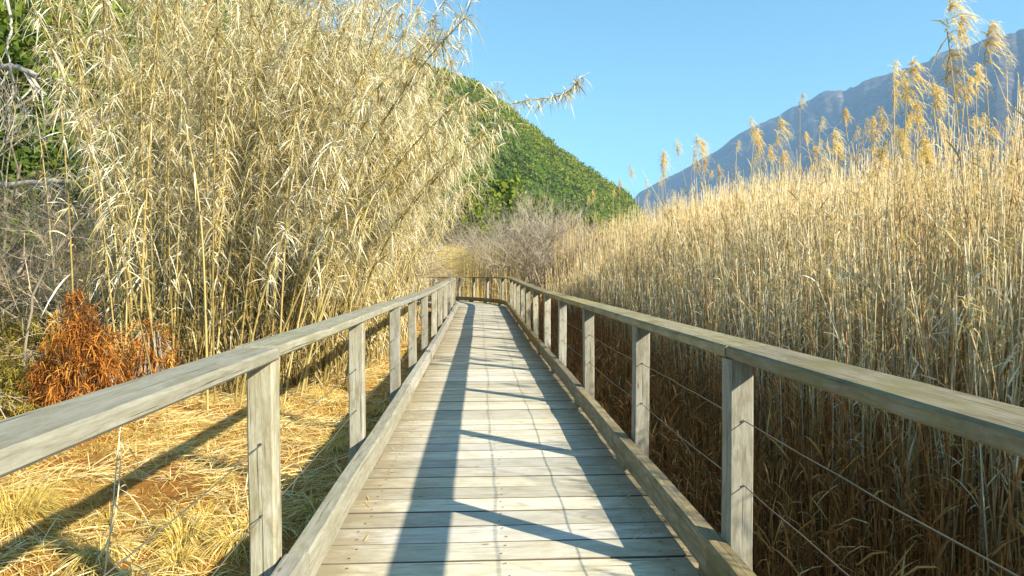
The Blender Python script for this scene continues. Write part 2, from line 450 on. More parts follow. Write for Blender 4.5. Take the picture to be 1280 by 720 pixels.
for a, b, p, q in zip(us, ts, fu, ft):
    P = hillV[a, b] * (1 - p) * (1 - q) + hillV[a + 1, b] * p * (1 - q) + hillV[a, b + 1] * (1 - p) * q + hillV[a + 1, b + 1] * p * q
    px = VPX + P[0] / P[1] * F
    if not (-260 < px < 830): continue
    if px < 480 and rng.random() < (.25 if px < 120 else .5): continue
    r = (.9 + 2.6 * random.random() ** 2.0) * (1.0 if px > 300 else .8)
    n = 40
    V = crown_cards(n, r) + P + np.array([0, 0, r * .5])
    Q = np.arange(n * 4).reshape(-1, 4)
    fg.add(V.reshape(-1, 3), Q, tint=np.repeat(np.clip(rng.normal(.42, .22) + .5 * (vnoise(P[0] / 45, P[1] / 45) - .5) + rng.normal(0, .10, n), 0, 1), 4))
forest = link('forest', fg.mesh('forest'), M_LEAF)
tag(forest, 'dense green wood covering the hill beyond the reeds', 'forest', kind='stuff')

# ---------------------------------------------------------------- boardwalk
S0, SC0, RC = -4.0, 21.5, 5.93          # start, where the bend starts, bend radius
CX = -RC
S_END = SC0 + RC * R(78)
def rise(s): return .15 * sstep(9, 26, s)
def W(s, o, h):
    if s <= SC0: return np.array([o, s, h + rise(s)])
    th = (s - SC0) / RC
    return np.array([CX + (RC + o) * cos(th), SC0 + (RC + o) * sin(th), h + rise(s)])
def heading(s): return 0.0 if s <= SC0 else (s - SC0) / RC

def beam(name, pts, w, h, mat, parent, ch=.006, jit=0.0, side=None, smooth=False):
    """a sawn timber swept along pts (centre line), width w sideways, height h upwards, chamfered edges"""
    pts = np.asarray(pts, float); m = len(pts)
    tan = norm(np.gradient(pts, axis=0))
    if side is None:
        sd = norm(np.cross(tan, np.array([0, 0, 1.0])))
    else: sd = np.broadcast_to(np.asarray(side, float), (m, 3))
    up = norm(np.cross(sd, tan))
    a, b = w / 2, h / 2
    prof = np.array([(-a + ch, -b), (a - ch, -b), (a, -b + ch), (a, b - ch), (a - ch, b), (-a + ch, b), (-a, b - ch), (-a, -b + ch)])
    per = np.concatenate([[0], np.cumsum(np.linalg.norm(np.diff(np.vstack([prof, prof[:1]]), axis=0), axis=1))])
    L = np.concatenate([[0], np.cumsum(np.linalg.norm(np.diff(pts, axis=0), axis=1))])
    u0 = random.random() * 20; v0 = random.random() * 10
    V, UV = [], []
    for i in range(m):
        jx, jz = (random.gauss(0, jit), random.gauss(0, jit)) if jit else (0, 0)
        for k in range(9):
            p = prof[k % 8]
            V.append(pts[i] + sd[i] * (p[0] + jx) + up[i] * (p[1] + jz)); UV.append((u0 + L[i], v0 + per[k]))
    Q = [(i * 9 + k, i * 9 + k + 1, (i + 1) * 9 + k + 1, (i + 1) * 9 + k) for i in range(m - 1) for k in range(8)]
    T = []
    for e, ofs in ((0, 0), (m - 1, (m - 1) * 9)):
        base = len(V)
        for k in range(8):
            V.append(V[ofs + k].copy()); UV.append((u0 + prof[k][1] * .3, v0 + prof[k][0]))
        tri = [(base, base + k, base + k + 1) for k in range(1, 7)]
        T += tri if e else [t[::-1] for t in tri]
    me = mesh_np(name, np.array(V), Q, T, uv=np.array(UV))
    return link(name, me, mat, parent)

boardwalk = thing('boardwalk', None, None, kind='structure')
PITCH_B, GAP = .199, .006
OC, LEN = .125, 1.83
def dark_edges(me):
    me.materials.append(M_EDGE)
    n = len([p for p in me.polygons if len(p.vertices) == 4]) // 8
    for i, p in enumerate(me.polygons):
        if i < n * 8 and i % 8 in (1, 2, 3, 5, 6, 7): p.material_index = 1
plank_meshes = []
for k in range(8):
    tmp = beam('plank', [(-LEN / 2 - U(-.012, .012), 0, 0), (-.3, 0, U(-.0015, .0015)), (.3, 0, U(-.0015, .0015)), (LEN / 2 + U(-.012, .012), 0, 0)], PITCH_B - GAP - U(0, .003), .04, M_DECK, None, ch=.0026)
    dark_edges(tmp.data); plank_meshes.append(tmp.data); bpy.data.objects.remove(tmp)
def curve_plank():
    th = PITCH_B / RC
    o = beam('plank', [(-LEN / 2, 0, 0), (0, 0, 0), (LEN / 2, 0, 0)], PITCH_B - GAP, .04, M_DECK, None, ch=.004)
    co = np.empty(len(o.data.vertices) * 3, np.float32); o.data.vertices.foreach_get('co', co); co = co.reshape(-1, 3)
    co[:, 1] *= (RC + OC + co[:, 0]) / RC
    o.data.vertices.foreach_set('co', co.ravel()); me = o.data; dark_edges(me); bpy.data.objects.remove(o); return me
cmesh = curve_plank()
s, i = S0, 0
while s < S_END:
    p = W(s, OC, -.02)
    me = cmesh if s > SC0 else plank_meshes[random.randrange(8)]
    o = link('plank', me, None, boardwalk, p + np.array([random.gauss(0, .006), 0, random.gauss(0, .0012)]))
    o.rotation_euler = (random.gauss(0, .006), random.gauss(0, .0012), heading(s) + random.gauss(0, .0022))
    s += PITCH_B; i += 1
g = Geo(); a6 = np.arange(6) * 2 * pi / 6
for s in np.arange(S0, 14, PITCH_B):   # screws
    for o_ in (-.58, .12, .86):
        for e in (-.05, .05):
            c = W(s + e + random.gauss(0, .006), o_ + random.gauss(0, .012), .0045)
            g.add(np.stack([c[0] + .0055 * np.cos(a6), c[1] + .0055 * np.sin(a6), np.full(6, c[2])], 1), tris=[(0, k, k + 1) for k in range(1, 5)])
tag(link('screw_heads', g.mesh('screw_heads'), M_NAIL, boardwalk), kind='stuff')
for o_ in (-.70, .12, .95):
    beam('joist', [W(s, o_, -.125) for s in np.arange(S0, S_END, .6)], .07, .15, M_UNDER, boardwalk)

R_POST = [-3.1, -1.2, .66, 2.53, 4.18, 6.13, 8.16, 10.05, 11.9, 13.75, 15.6, 17.5, 19.35, 21.2, 22.9, 24.2, 25.1, 25.9, 26.9, 28.0, 29.2]
L_POST = [-3.0, -1.2, .62, 2.50, 4.40, 6.35, 8.05, 9.9, 11.7, 13.7, 15.6, 17.5, 19.4, 21.3, 23.1, 24.9, 26.6, 28.3]
M_X = [0] * 99
def wire_mesh(pts, r=.0023):
    g = Geo(); tubes(g, np.asarray(pts)[None], r, 5, .5); return g.mesh('wire', True)

def railing(name, label, posts, oin, pw, rail_o, rail_h, thick, kerb_o, heights, rail_mat, kerb_mat, sgn):
    t = thing(name, label, 'railing')
    oc = oin + sgn * pw / 2
    post_tops = []
    for k, s in enumerate(posts):
        d = .092; s_c = s + d / 2
        jx = random.gauss(0, .006); lean = random.gauss(0, .008)
        b = W(s_c, oc + jx, 0); b[2] = gheight(b[0], b[1]) - .2
        tp = W(s_c, oc + jx + lean, rail_h - thick - .003)
        th = heading(s_c)
        mid = [b + (tp - b) * q for q in (0, .3, .55, .8, 1)]
        p = beam('post', mid, pw, d, M_POST, t, ch=.007, jit=.0012, side=(cos(th), sin(th), 0))
        # drilled holes where the wires pass: small iron eyelets on the front face
        if -.5 < s < 12:
            for h in heights:
                c = W(s - .002, oc + jx + lean * h, h); a = np.arange(6) * 2 * pi / 6
                g = Geo(); g.add(np.array([c + np.array([cos(q) * .0055, -.0032, sin(q) * .0055]) for q in a]), tris=[(0, k2, k2 + 1) for k2 in range(1, 5)])
                link('eyelet', g.mesh('eyelet'), M_NAIL, p)
    # rail planks, each about two bays long, butted over a post
    cuts = [S0 + .2] + [posts[k] + .046 for k in range(1 if sgn > 0 else 3, len(posts) - 1, 2)]
    cuts = [c for c in cuts if c < SC0] + list(np.arange(SC0 + .6, S_END - .3, 1.7)) + [S_END - .2]
    def run(nm, o_c, h_c, w, h, mat, jit, gap=.004):
        for a, b in zip(cuts[:-1], cuts[1:]):
            n = max(3, int((b - a) / .45)) if b > SC0 - .5 else 5
            off = random.gauss(0, .003); oz = random.gauss(0, .0025)
            beam(nm, [W(q, o_c + off, h_c + oz) for q in np.linspace(a + gap, b - gap, n)], w, h, mat, t, ch=.009, jit=jit)
    ro = sum(rail_o) / 2; ko = sum(kerb_o) / 2
    run('handrail', ro, rail_h - thick / 2, abs(rail_o[1] - rail_o[0]), thick, rail_mat, .0018)
    run('kerb_beam', ko, .120, abs(kerb_o[1] - kerb_o[0]), .145, kerb_mat, .003)
    for s in posts:
        if s < S0 + .3 or s > S_END - .4: continue
        beam('spacer_block', [W(s - .06, ko, .0215), W(s + .15, ko, .0215)], abs(kerb_o[1] - kerb_o[0]) - .01, .05, M_UNDER, t, ch=.003)
    for h in heights:
        pts = []
        for k in range(len(posts) - 1):
            a, b = posts[k], posts[k + 1]
            sag = U(.004, .022); sw = U(-.012, .012)
            for q in np.linspace(0, 1, 8, endpoint=False):
                s = a + (b - a) * q
                e = 4 * q * (1 - q)
                pts.append(W(s, oc + sw * e + .003 * sin(q * 17 + k), h - sag * e + random.gauss(0, .0012)))
        link('wire', wire_mesh(pts), M_WIRE, t)
    return t

railing('wooden_railing', 'weathered timber railing along the right edge of the boardwalk, against the reed bed', R_POST, 1.026, .10,
        (1.012, 1.215), 1.0, .049, (.938, 1.022), (.70, .435), M_RAILR, M_KERBR, 1)
railing('wooden_railing', 'weathered pale timber railing along the left edge of the boardwalk, beside the straw and canes', L_POST, -.785, .10,
        (-.775, -.95), 1.006, .047, (-.675, -.765), (.64, .36), M_RAIL, M_RAIL, -1)

# ---------------------------------------------------------------- reeds (right side)
def reed_top(x, y):
    """height of the reed bed above the deck; low along the walk, tall further off"""
    lim = (x - .95) / 1.43
    tall = 2.85 + .07 * np.clip(y - 6, 0, 20)
    ring = (np.hypot(x - CX, y - SC0) - RC - 1.3) / 1.7
    lim = np.where(y > 17, np.minimum(lim, np.maximum(ring, .5)), lim)
    return np.minimum(tall, lim)

def stalk_paths(n, H, bend, m=5):
    t = np.linspace(0, 1, m)
    a = U(0, 2 * pi, n); k = bend * np.abs(rng.normal(0, 1, n)); l = rng.normal(0, .05, (n, 2)); l[rng.random(n) < .05] *= 4
    P = np.zeros((n, m, 3))
    P[..., 2] = H[:, None] * t
    P[..., 0] = H[:, None] * (l[:, :1] * t + (np.cos(a) * k)[:, None] * t ** 3)
    P[..., 1] = H[:, None] * (l[:, 1:] * t + (np.sin(a) * k)[:, None] * t ** 3)
    return P

def plume_into(g, tip, axis, L=.33, n=46, side=None, hairs=9):
    """feathery seed head: branchlets that rise from the axis, nod to one side and carry silky hairs"""
    if side is None:
        a = U(0, 2 * pi); side = np.array([cos(a), sin(a), 0])
    t = rng.random(n) ** .85
    prof = .16 + .36 * np.sin(pi * np.clip(.10 + t * .82, 0, 1)) ** 1.2
    base = tip + axis * (L * .72 * t)[:, None] + side * (.10 * L * t ** 2)[:, None]
    d = norm(axis * U(.35, 1.0, n)[:, None] + side * U(.15, .85, n)[:, None] + rng.normal(0, .27, (n, 3)))
    ln = L * prof * U(.6, 1.15, n); dr = U(.6, 1.4, n)
    lobe = rng.normal(0, .16, n)
    ribbons(g, base, d, ln, L * U(.016, .030, n), dr, 3, U(-1, 1, n), np.clip(.42 + lobe, 0, 1))
    k = np.repeat(np.arange(n), hairs); q = rng.random(len(k)) * .95
    p = base[k] + d[k] * (ln[k] * q)[:, None]; p[:, 2] -= dr[k] * ln[k] * q ** 2
    hd = norm(d[k] * .9 + rng.normal(0, .55, (len(k), 3)) + np.array([0, 0, -.35]) + side * .3)
    ribbons(g, p, hd, L * U(.05, .12, len(k)), L * U(.011, .022, len(k)), .6, 1, 0, np.clip(.66 + lobe[k] + rng.normal(0, .12, len(k)), 0, 1))

def leaves_along(g, P, H, n_l, L, Wd, t0=.25, t1=.92, up=.55, droop=(.3, 1.0), k=3, tw=1.2, tintc=.55):
    """n_l leaves on every stalk path (paths n,m,3)"""
    n, m, _ = P.shape
    idx = np.repeat(np.arange(n), n_l); N = len(idx)
    t = U(t0, t1, N); f = t * (m - 1); i = np.minimum(f.astype(int), m - 2); fr = (f - i)[:, None]
    base = P[idx, i] * (1 - fr) + P[idx, i + 1] * fr
    a = U(0, 2 * pi, N)
    d = np.stack([np.cos(a), np.sin(a), U(up - .5, up + .6, N)], 1)
    ribbons(g, base, d, U(L[0], L[1], N), U(Wd[0], Wd[1], N), U(droop[0], droop[1], N), k, U(-tw, tw, N), np.clip(tintc + rng.normal(0, .2, N), 0, 1))

# --- one reed of each kind, 3.2 m tall from the ground
def reed_proto(kind, idx):
    H = np.array([3.25])
    P = stalk_paths(1, H, .05 if kind != 'bent' else .16, 8)
    gs = Geo(); tubes(gs, P, np.linspace(.0058, .0028, 8), 5, .5 + U(-.15, .2))
    # leaf sheaths: slight swellings at the joints
    gl = Geo()
    leaves_along(gl, P, H, {'bare': 2, 'old': 2, 'bent': 4, 'plume': 6}[kind], (.16, .38), (.006, .013), .45, .95, 1.6, (.15, .9), 4, 1.6)
    n = 5; t = U(.15, .8, n); f = t * 7; i = f.astype(int)
    base = P[0, i]; ribbons(gl, base, np.tile([0, 0, 1.0], (n, 1)) + rng.normal(0, .05, (n, 3)), U(.15, .28, n), .012, 0, 2, 0, U(.3, .8, n))
    gp = None
    if kind == 'plume':
        gp = Geo(); ax = norm(P[0, -1] - P[0, -2])
        plume_into(gp, P[0, -1] - ax * .08, ax, U(.20, .46), random.randrange(30, 68), np.array([1.0, .1, 0]))
    r = link('reed', None); r.empty_display_size = .1
    st = link('stalk', gs.mesh('stalk', True), M_OLDREED_SHADE if kind == 'old' else M_REED, r)
    tag(link('leaves', gl.mesh('leaves'), M_OLDREED_SHADE if kind == 'old' else M_REEDLEAF, r), kind='stuff')
    if gp: tag(link('plume', gp.mesh('plume'), M_PLUME, r), kind='stuff')
    return r

LAB = {'plume': ('dry reed topped by a golden feathery plume, in the bed right of the boardwalk', 'plumed reeds in the bed right of the boardwalk'),
       'bent': ('dry reed with a bowed, plumeless top, in the bed right of the boardwalk', 'bowed reeds in the bed right of the boardwalk'),
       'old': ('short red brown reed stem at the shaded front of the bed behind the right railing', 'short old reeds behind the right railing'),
       'bare': ('thin straight tan reed without a plume, in the bed right of the boardwalk', 'straight reeds in the bed right of the boardwalk')}
protos = {k: [reed_proto(k, i) for i in range(n)] for k, n in (('plume', 11), ('bent', 4), ('bare', 5), ('old', 5))}
used = set()
def place_reed(kind, x, y, top, rz=None):
    cands = protos[kind]; p = random.choice(cands)
    if p.name not in used: used.add(p.name); o = p
    else: o = copy_tree(p)
    g = float(gheight(x, y)) - .03
    sc = (top - g) / 3.25
    o.location = (x, y, g); o.rotation_euler = (random.gauss(0, .02), random.gauss(0, .02), U(0, 2 * pi) if rz is None else rz)
    o.scale = (max(.8, sc), max(.8, sc), sc)
    lab, gr = LAB[kind]; tag(o, lab, 'reed', gr)
    return o
# plumes seen against the sky and mountain: (px, py of plume foot, depth)
PLUMES = [(1136, 92, 6.2), (1118, 120, 6.4), (1104, 160, 6.6), (1160, 120, 6.0), (1150, 165, 7.2), (1170, 185, 6.6), (1128, 200, 7.0), (1096, 180, 8.0), (1203, 118, 5.7), (1238, 75, 5.5), (1232, 108, 5.8),
          (1254, 40, 5.4), (1262, 80, 5.6), (1272, 50, 5.5), (1248, 105, 6.0), (1222, 125, 6.1), (1276, 100, 5.9), (1196, 165, 6.6), (1014, 145, 9.5), (1037, 178, 9.0), (1060, 185, 9.2),
          (1030, 205, 9.6), (1075, 190, 8.8), (1090, 205, 8.6), (990, 182, 10.5), (1002, 196, 10.2), (970, 200, 11), (940, 195, 11.5), (922, 205, 12), (895, 205, 13), (883, 215, 13.5),
          (950, 222, 12), (915, 225, 12.6), (868, 228, 14), (850, 236, 15), (832, 232, 17), (818, 240, 17.5), (1035, 228, 10), (975, 222, 11.4), (1115, 215, 7.6), (1180, 215, 7.0), (905, 240, 13),
          (800, 250, 18), (785, 262, 19), (760, 268, 20), (930, 238, 12.5), (1008, 225, 10.5), (1060, 222, 9.4), (1146, 205, 7.2), (1215, 195, 6.6), (1260, 190, 6.2), (1275, 215, 6.4), (742, 275, 21), (720, 278, 22),
          (1266, 62, 5.9), (1242, 92, 6.6), (1216, 150, 7.2), (1228, 175, 7.6), (1252, 150, 7.0), (1184, 150, 7.4), (1150, 140, 8.0), (1130, 160, 8.4), (1112, 190, 9), (1048, 205, 10.5), (1018, 215, 11), (958, 214, 12.6), (938, 216, 13), (908, 212, 14), (876, 232, 15), (858, 226, 16), (842, 244, 17), (825, 248, 18), (790, 256, 20), (775, 262, 21)]
nreed = 0
for px, py, y in PLUMES:
    p = at(px, py, y)
    o = place_reed('plume', p[0], y, p[2] + .05 + (.028 * y if px < 1110 else 0), random.gauss(0, .5)); nreed += 1
    if (px, py) == (1254, 40): del o['group']; o['label'] = 'tallest plumed reed, its golden head against the sky near the right edge'
    if (px, py) == (1014, 145): del o['group']; o['label'] = 'plumed reed whose head stands highest against the left slope of the mountain'
while nreed < 300:
    y = 2.2 + 13 * random.random() ** 1.2; x = 2.3 + random.random() * (2.6 + .25 * y)
    if (x / y) > 1.02 or x / y < .13: continue
    tp = float(reed_top(x, y))
    if x > 3.9 and random.random() < .10: place_reed('plume', x, y, tp + U(.0, .35))
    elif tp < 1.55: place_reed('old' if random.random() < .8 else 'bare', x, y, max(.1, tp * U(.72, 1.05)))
    elif random.random() < .25: place_reed('bent', x, y, tp * U(.8, 1.02) - .05)
    else: place_reed('bare', x, y, max(.1, tp * U(.72, 1.05)))
    nreed += 1
for k in protos.values():
    for p in k:
        if p.name not in used: p.location = (6 + U(0, 2), 9 + U(0, 4), -.85); tag(p, LAB['bare'][0], 'reed', LAB['bare'][1])

# --- the rest of the bed, one mass
def reed_mass(name, n, area, label, H_fn, seg=5, leaf=4, sides=3, r0=.0055, plume_p=.0, mat=M_REED, leafmat=M_REEDLEAF, plume_n=16):
    x, y = area(n); n = len(x)
    g = gheight(x, y); H = H_fn(x, y) - g
    ok = H > .25; x, y, g, H = x[ok], y[ok], g[ok], H[ok]; n = len(x)
    P = stalk_paths(n, H, .045, seg); P += np.stack([x, y, g], 1)[:, None]
    G = Geo()
    dist = np.hypot(x, y)
    tubes(G, P, (r0 * np.clip(dist / 10, 1, 1.8))[:, None] * np.linspace(1, .5, seg), sides, np.clip(.46 + rng.normal(0, .2, n), 0, 1))
    leaves_along(G, P, H, leaf, (.14, .36), (.007, .015), .3, 1.0, 1.5, (.1, .9), 3, 1.6, .5)
    o = link(name, G.mesh(name), mat); tag(o, label, 'reeds', kind='stuff')
    if plume_p:
        G2 = Geo()
        for i in np.nonzero(rng.random(n) < plume_p)[0]:
            ax = norm(P[i, -1] - P[i, -2]); plume_into(G2, P[i, -1] - ax * .05, ax, U(.26, .40), plume_n, np.array([1, U(-.6, .6), 0]), 3)
        c = link('plumes', G2.mesh('plumes'), M_PLUME, o); tag(c, kind='stuff')
    return o

def area_right(n):
    y = -1.0 + 33 * rng.random(n) ** 1.05; x = 2.6 + (4.0 + .22 * np.clip(y, 0, 40)) * rng.random(n) ** .85
    # outside the bend
    keep = ~((y > 20) & (np.hypot(x - CX, y - SC0) < RC + 2.0)) & (y > x * .75 - 3.5) & ~((y > 26) & (x < 4.6))
    # the bed is open behind the photographer's right shoulder
    return x[keep], y[keep]
def H_right(x, y):
    top = reed_top(x, y) * U(.55, 1.04, len(x)) * (1 + .42 * fbm(x * .7 + 3, y * .7, 3)) + np.where(rng.random(len(x)) < .12, U(0, .45, len(x)), 0) * sstep(3, 4, x)
    return np.maximum(top, U(-.25, .35, len(x)))
reed_mass('reed_bed', 27000, area_right, 'dense dry tan reed bed filling the marsh right of the boardwalk', H_right, plume_p=.075)
# broken, low stems along the edge of the walk
def area_low(n):
    y = 1.5 + 24 * rng.random(n); x = 1.45 + 2.75 * rng.random(n)
    k = ~((y > 20.5) & (np.hypot(x - CX, y - SC0) < RC + 1.6)); return x[k], y[k]
reed_mass('reed_undergrowth', 14000, area_low, 'low broken brown reed stems at the foot of the right railing', lambda x, y: -.55 + np.minimum(.25 + .62 * (x - 1.35), 1.75) * U(.4, 1.0, len(x)), seg=4, leaf=2, r0=.004, mat=M_OLDREED_SHADE, leafmat=M_OLDREED_SHADE)  # old stems whose red brown colour also paints the shade behind the railing

# --- beyond the bend: yellow marsh grass and far reeds
def area_far(n):
    y = 27 + 26 * rng.random(n); x = -9 + 30 * rng.random(n)
    k = (np.hypot(x - CX, y - SC0) > RC + 2.2) & ~((x < 3.2) & (y < 45)); return x[k], y[k]
reed_mass('far_reed_bed', 5200, area_far, 'far pale reed bed behind the bend of the boardwalk', lambda x, y: U(2.8, 4.1, len(x)), seg=4, leaf=4, plume_p=.10, plume_n=10)
def area_yel(n):
    y = 29.5 + 16 * rng.random(n); x = -7 + 9.2 * rng.random(n)
    k = (np.hypot(x - CX, y - SC0) > RC + 2.0); return x[k], y[k]
reed_mass('marsh_grass', 6500, area_yel, 'bright yellow marsh grass just outside the bend of the boardwalk', lambda x, y: U(1.9, 2.75, len(x)) + .03 * (y - 30), seg=4, leaf=5, mat=M_YGRASS, r0=.004)

# ---------------------------------------------------------------- giant canes (left side)
def cane_path(H, lean, arch, m=14):
    """stem rising then arching over towards +x of its own frame"""
    t = np.linspace(0, 1, m)
    return np.stack([H * (lean * t + arch * t ** 2.4), .02 * H * np.sin(t * 3 + U(0, 6)), H * (t - .38 * arch * t ** 3)], 1)

def cane_leaves(g, P, n, t0=.30, L=(.09, .34), Wd=(.005, .0155), tintm=.5):
    m = len(P)
    t = t0 + (1 - t0) * rng.random(n) ** .85; t = np.clip(np.round(t * 17) / 17 + rng.normal(0, .008, n), 0, 1); f = t * (m - 1); i = np.minimum(f.astype(int), m - 2); fr = (f - i)[:, None]
    base = P[i] * (1 - fr) + P[i + 1] * fr
    a = U(0, 2 * pi, n)
    d = np.stack([np.cos(a), np.sin(a), U(-1.5, 1.4, n)], 1) + .5 * norm(P[i + 1] - P[i])
    tint = np.clip(tintm + rng.normal(0, .27, n), 0, 1)
    ribbons(g, base, d, U(L[0], L[1], n), U(Wd[0], Wd[1], n), U(.2, 1.4, n), 4, U(-3, 3, n), tint)

def cane_proto(H, lean, arch, nl):
    P = cane_path(H, lean, arch)
    g = Geo(); tubes(g, P[None], np.linspace(.0125, .005, len(P))[None], 6, .5)
    # nodes: narrow rings
    for k in range(1, 12):
        p = P[k]; ax = norm(P[min(k + 1, 13)] - P[k - 1]); tubes(g, np.array([[p - ax * .008, p + ax * .008]]), np.interp(k, [0, 13], [.0142, .0062]), 6, .2)
    r = link('giant_cane', None); r.empty_display_size = .1
    link('stem', g.mesh('stem', True), M_CANE, r)
    gl = Geo(); cane_leaves(gl, P, nl)
    # hanging dead leaves low on the stem
    cane_leaves(gl, P[:7], 3, .25, (.25, .5), (.012, .026), .5)
    tag(link('leaves', gl.mesh('leaves'), M_CANELEAF, r), kind='stuff')
    return r
CL = {'up': ('tall upright dry giant cane with pale ribbon leaves in the clump left of the boardwalk', 'upright giant canes left of the boardwalk'),
      'lean': ('dry giant cane leaning out towards the boardwalk from the left clump, hung with ribbon leaves', 'leaning giant canes left of the boardwalk'),
      'arch': ('long dry giant cane arching low over towards the boardwalk, its leaves hanging', 'arching giant canes left of the boardwalk')}
cprot = {'up': [cane_proto(U(6.0, 7.4), U(-.02, .05), U(.02, .10), 430) for _ in range(6)],
         'lean': [cane_proto(U(5.6, 6.8), U(.05, .11), U(.10, .20), 420) for _ in range(5)],
         'arch': [cane_proto(U(4.2, 5.4), U(.16, .26), U(.26, .42), 380) for _ in range(5)]}
cused = set()
def place_cane(kind, x, y, rz, sc):
    p = random.choice(cprot[kind])
    if p.name not in cused: cused.add(p.name); o = p
    else: o = copy_tree(p)
    o.location = (x, y, float(gheight(x, y)) - .05); o.rotation_euler = (random.gauss(0, .03), random.gauss(0, .03), rz); o.scale = (sc,) * 3
    tag(o, CL[kind][0], 'cane', CL[kind][1])
nc = 0
while nc < 285:
    v = random.random() ** 1.25
    y = 7.9 + 9.5 * v; u = random.random(); x = -5.3 + 3.3 * u + .0 * v
    if y < 8.3 + .9 * abs(sin(x * 2.1)) and random.random() < .6: continue
    right = u
    if right > .68: k = random.choices(['up', 'lean', 'arch'], [.12, .55, .33])[0]; rz = random.gauss(-.15, .45)
    elif right > .4: k = random.choices(['up', 'lean', 'arch'], [.45, .4, .15])[0]; rz = random.gauss(-.2, .8)
    elif right > .14: k = random.choices(['up', 'lean'], [.85, .15])[0]; rz = U(0, 2 * pi)
    else: k = random.choices(['up', 'lean', 'arch'], [.85, .15, 0])[0]; rz = pi + random.gauss(.3, .6)
    place_cane(k, x, y, rz, U(.82, 1.1)); nc += 1
# rest of the thicket further along, one mass
G = Geo(); GL = Geo()
for _ in range(560):
    y = U(10.2, 26); x = -1.75 - 4.9 * random.random() ** 1.05
    if y > 19: x -= .12 * (y - 19) ** 1.6
    H = U(2.6, 6.4); P = cane_path(H, U(0, .16), U(.05, .3)); a = random.gauss(-.2, .9)
    c, s_ = cos(a), sin(a)
    P = np.stack([P[:, 0] * c - P[:, 1] * s_ + x, P[:, 0] * s_ + P[:, 1] * c + y, P[:, 2] + float(gheight(x, y))], 1)
    tubes(G, P[None], np.linspace(.016, .006, 14)[None], 4, U(.3, .7))
    cane_leaves(GL, P, 170, .06)
for _ in range(1500):      # broken stubs, dead suckers and hanging litter at the foot of the clump
    v = random.random(); y = 7.9 + 7 * v; x = U(-5.4, -1.75)
    if y < 8.3 + .5 * abs(sin(x * 2.1)): continue
    H = .5 + 1.7 * random.random() ** 1.5; a = U(0, 6.28); P = cane_path(H, U(0, .25), U(0, .2), 5)
    c, s_ = cos(a), sin(a)
    P = np.stack([P[:, 0] * c - P[:, 1] * s_ + x, P[:, 0] * s_ + P[:, 1] * c + y, P[:, 2] + float(gheight(x, y))], 1)
    tubes(G, P[None], np.linspace(.010, .006, 5)[None], 3, U(-.3, .35))
    cane_leaves(GL, P, 7, .15, (.15, .4), (.008, .022), U(-.1, .5))
for _ in range(230):
    y = U(11.5, 17); x = U(-6.9, -2.1) - .05 * y + .6
    H = U(5.8, 8.2) * (1.0 if x > -6 else .8); P = cane_path(H, U(0, .08), U(.03, .20)); a = random.gauss(-.1, .8) if x > -4.6 else U(0, 6.28)
    c, s_ = cos(a), sin(a)
    P = np.stack([P[:, 0] * c - P[:, 1] * s_ + x, P[:, 0] * s_ + P[:, 1] * c + y, P[:, 2] + float(gheight(x, y))], 1)
    tubes(G, P[None], np.linspace(.012, .005, 14)[None], 4, U(.1, .6))
    cane_leaves(GL, P, 330, .14, (.12, .38), (.009, .020))
o = link('cane_thicket', G.mesh('cane_thicket'), M_CANE); tag(o, 'far dry cane thicket lining the left side before the bend', 'canes', kind='stuff')
tag(link('leaves', GL.mesh('leaves'), M_CANELEAF, o), kind='stuff')

# the single long cane that reaches out against the sky
def special_cane(name, label, pts, r0, nl, tuft=0, lw=(.012, .024), L=(.1, .26)):
    r = thing(name, label, 'cane', tuple(pts[0]))
    P = spline(pts, 26) - pts[0]
    g = Geo(); tubes(g, P[None], np.linspace(r0, r0 * .3, 26)[None], 6, .45); link('stem', g.mesh('stem', True), M_CANE, r)
    gl = Geo(); cane_leaves(gl, P, nl, .30, L, lw, .55)
    if tuft: cane_leaves(gl, P[-12:], tuft, .0, (.06, .2), (.006, .015), .6)
    tag(link('leaves', gl.mesh('leaves'), M_CANELEAF, r), kind='stuff')
gz = lambda x, y: float(gheight(x, y))
special_cane('giant_cane', 'long cane reaching far right against the blue sky above the green hill', [(-2.2, 9.3, gz(-2.2, 9.3)), at(470, 260, 9.2), at(560, 165, 9.1), at(640, 131, 9.0), at(700, 120, 8.9), at(727, 97, 8.9)], .014, 60, 190)
special_cane('giant_cane', 'bare olive cane stem slanting across the middle of the clump up to the right', [(-2.9, 8.3, gz(-2.9, 8.3)), at(395, 330, 8.0), at(450, 245, 7.9), at(520, 200, 7.9), at(560, 186, 7.9)], .013, 14)
special_cane('giant_cane', 'lower bare olive cane stem slanting parallel beneath the other slanting one', [(-2.4, 8.5, gz(-2.4, 8.5)), at(430, 300, 8.2), at(470, 262, 8.1), at(510, 235, 8.1)], .012, 10)
special_cane('giant_cane', 'thick upright yellow cane standing alone before the dark gap left in the clump', [(at(266, 500, 7.7)[0], 7.7, gz(-3.2, 7.7)), at(265, 400, 7.7), at(262, 300, 7.75), at(254, 220, 7.9), at(240, 140, 8.3)], .016, 40)

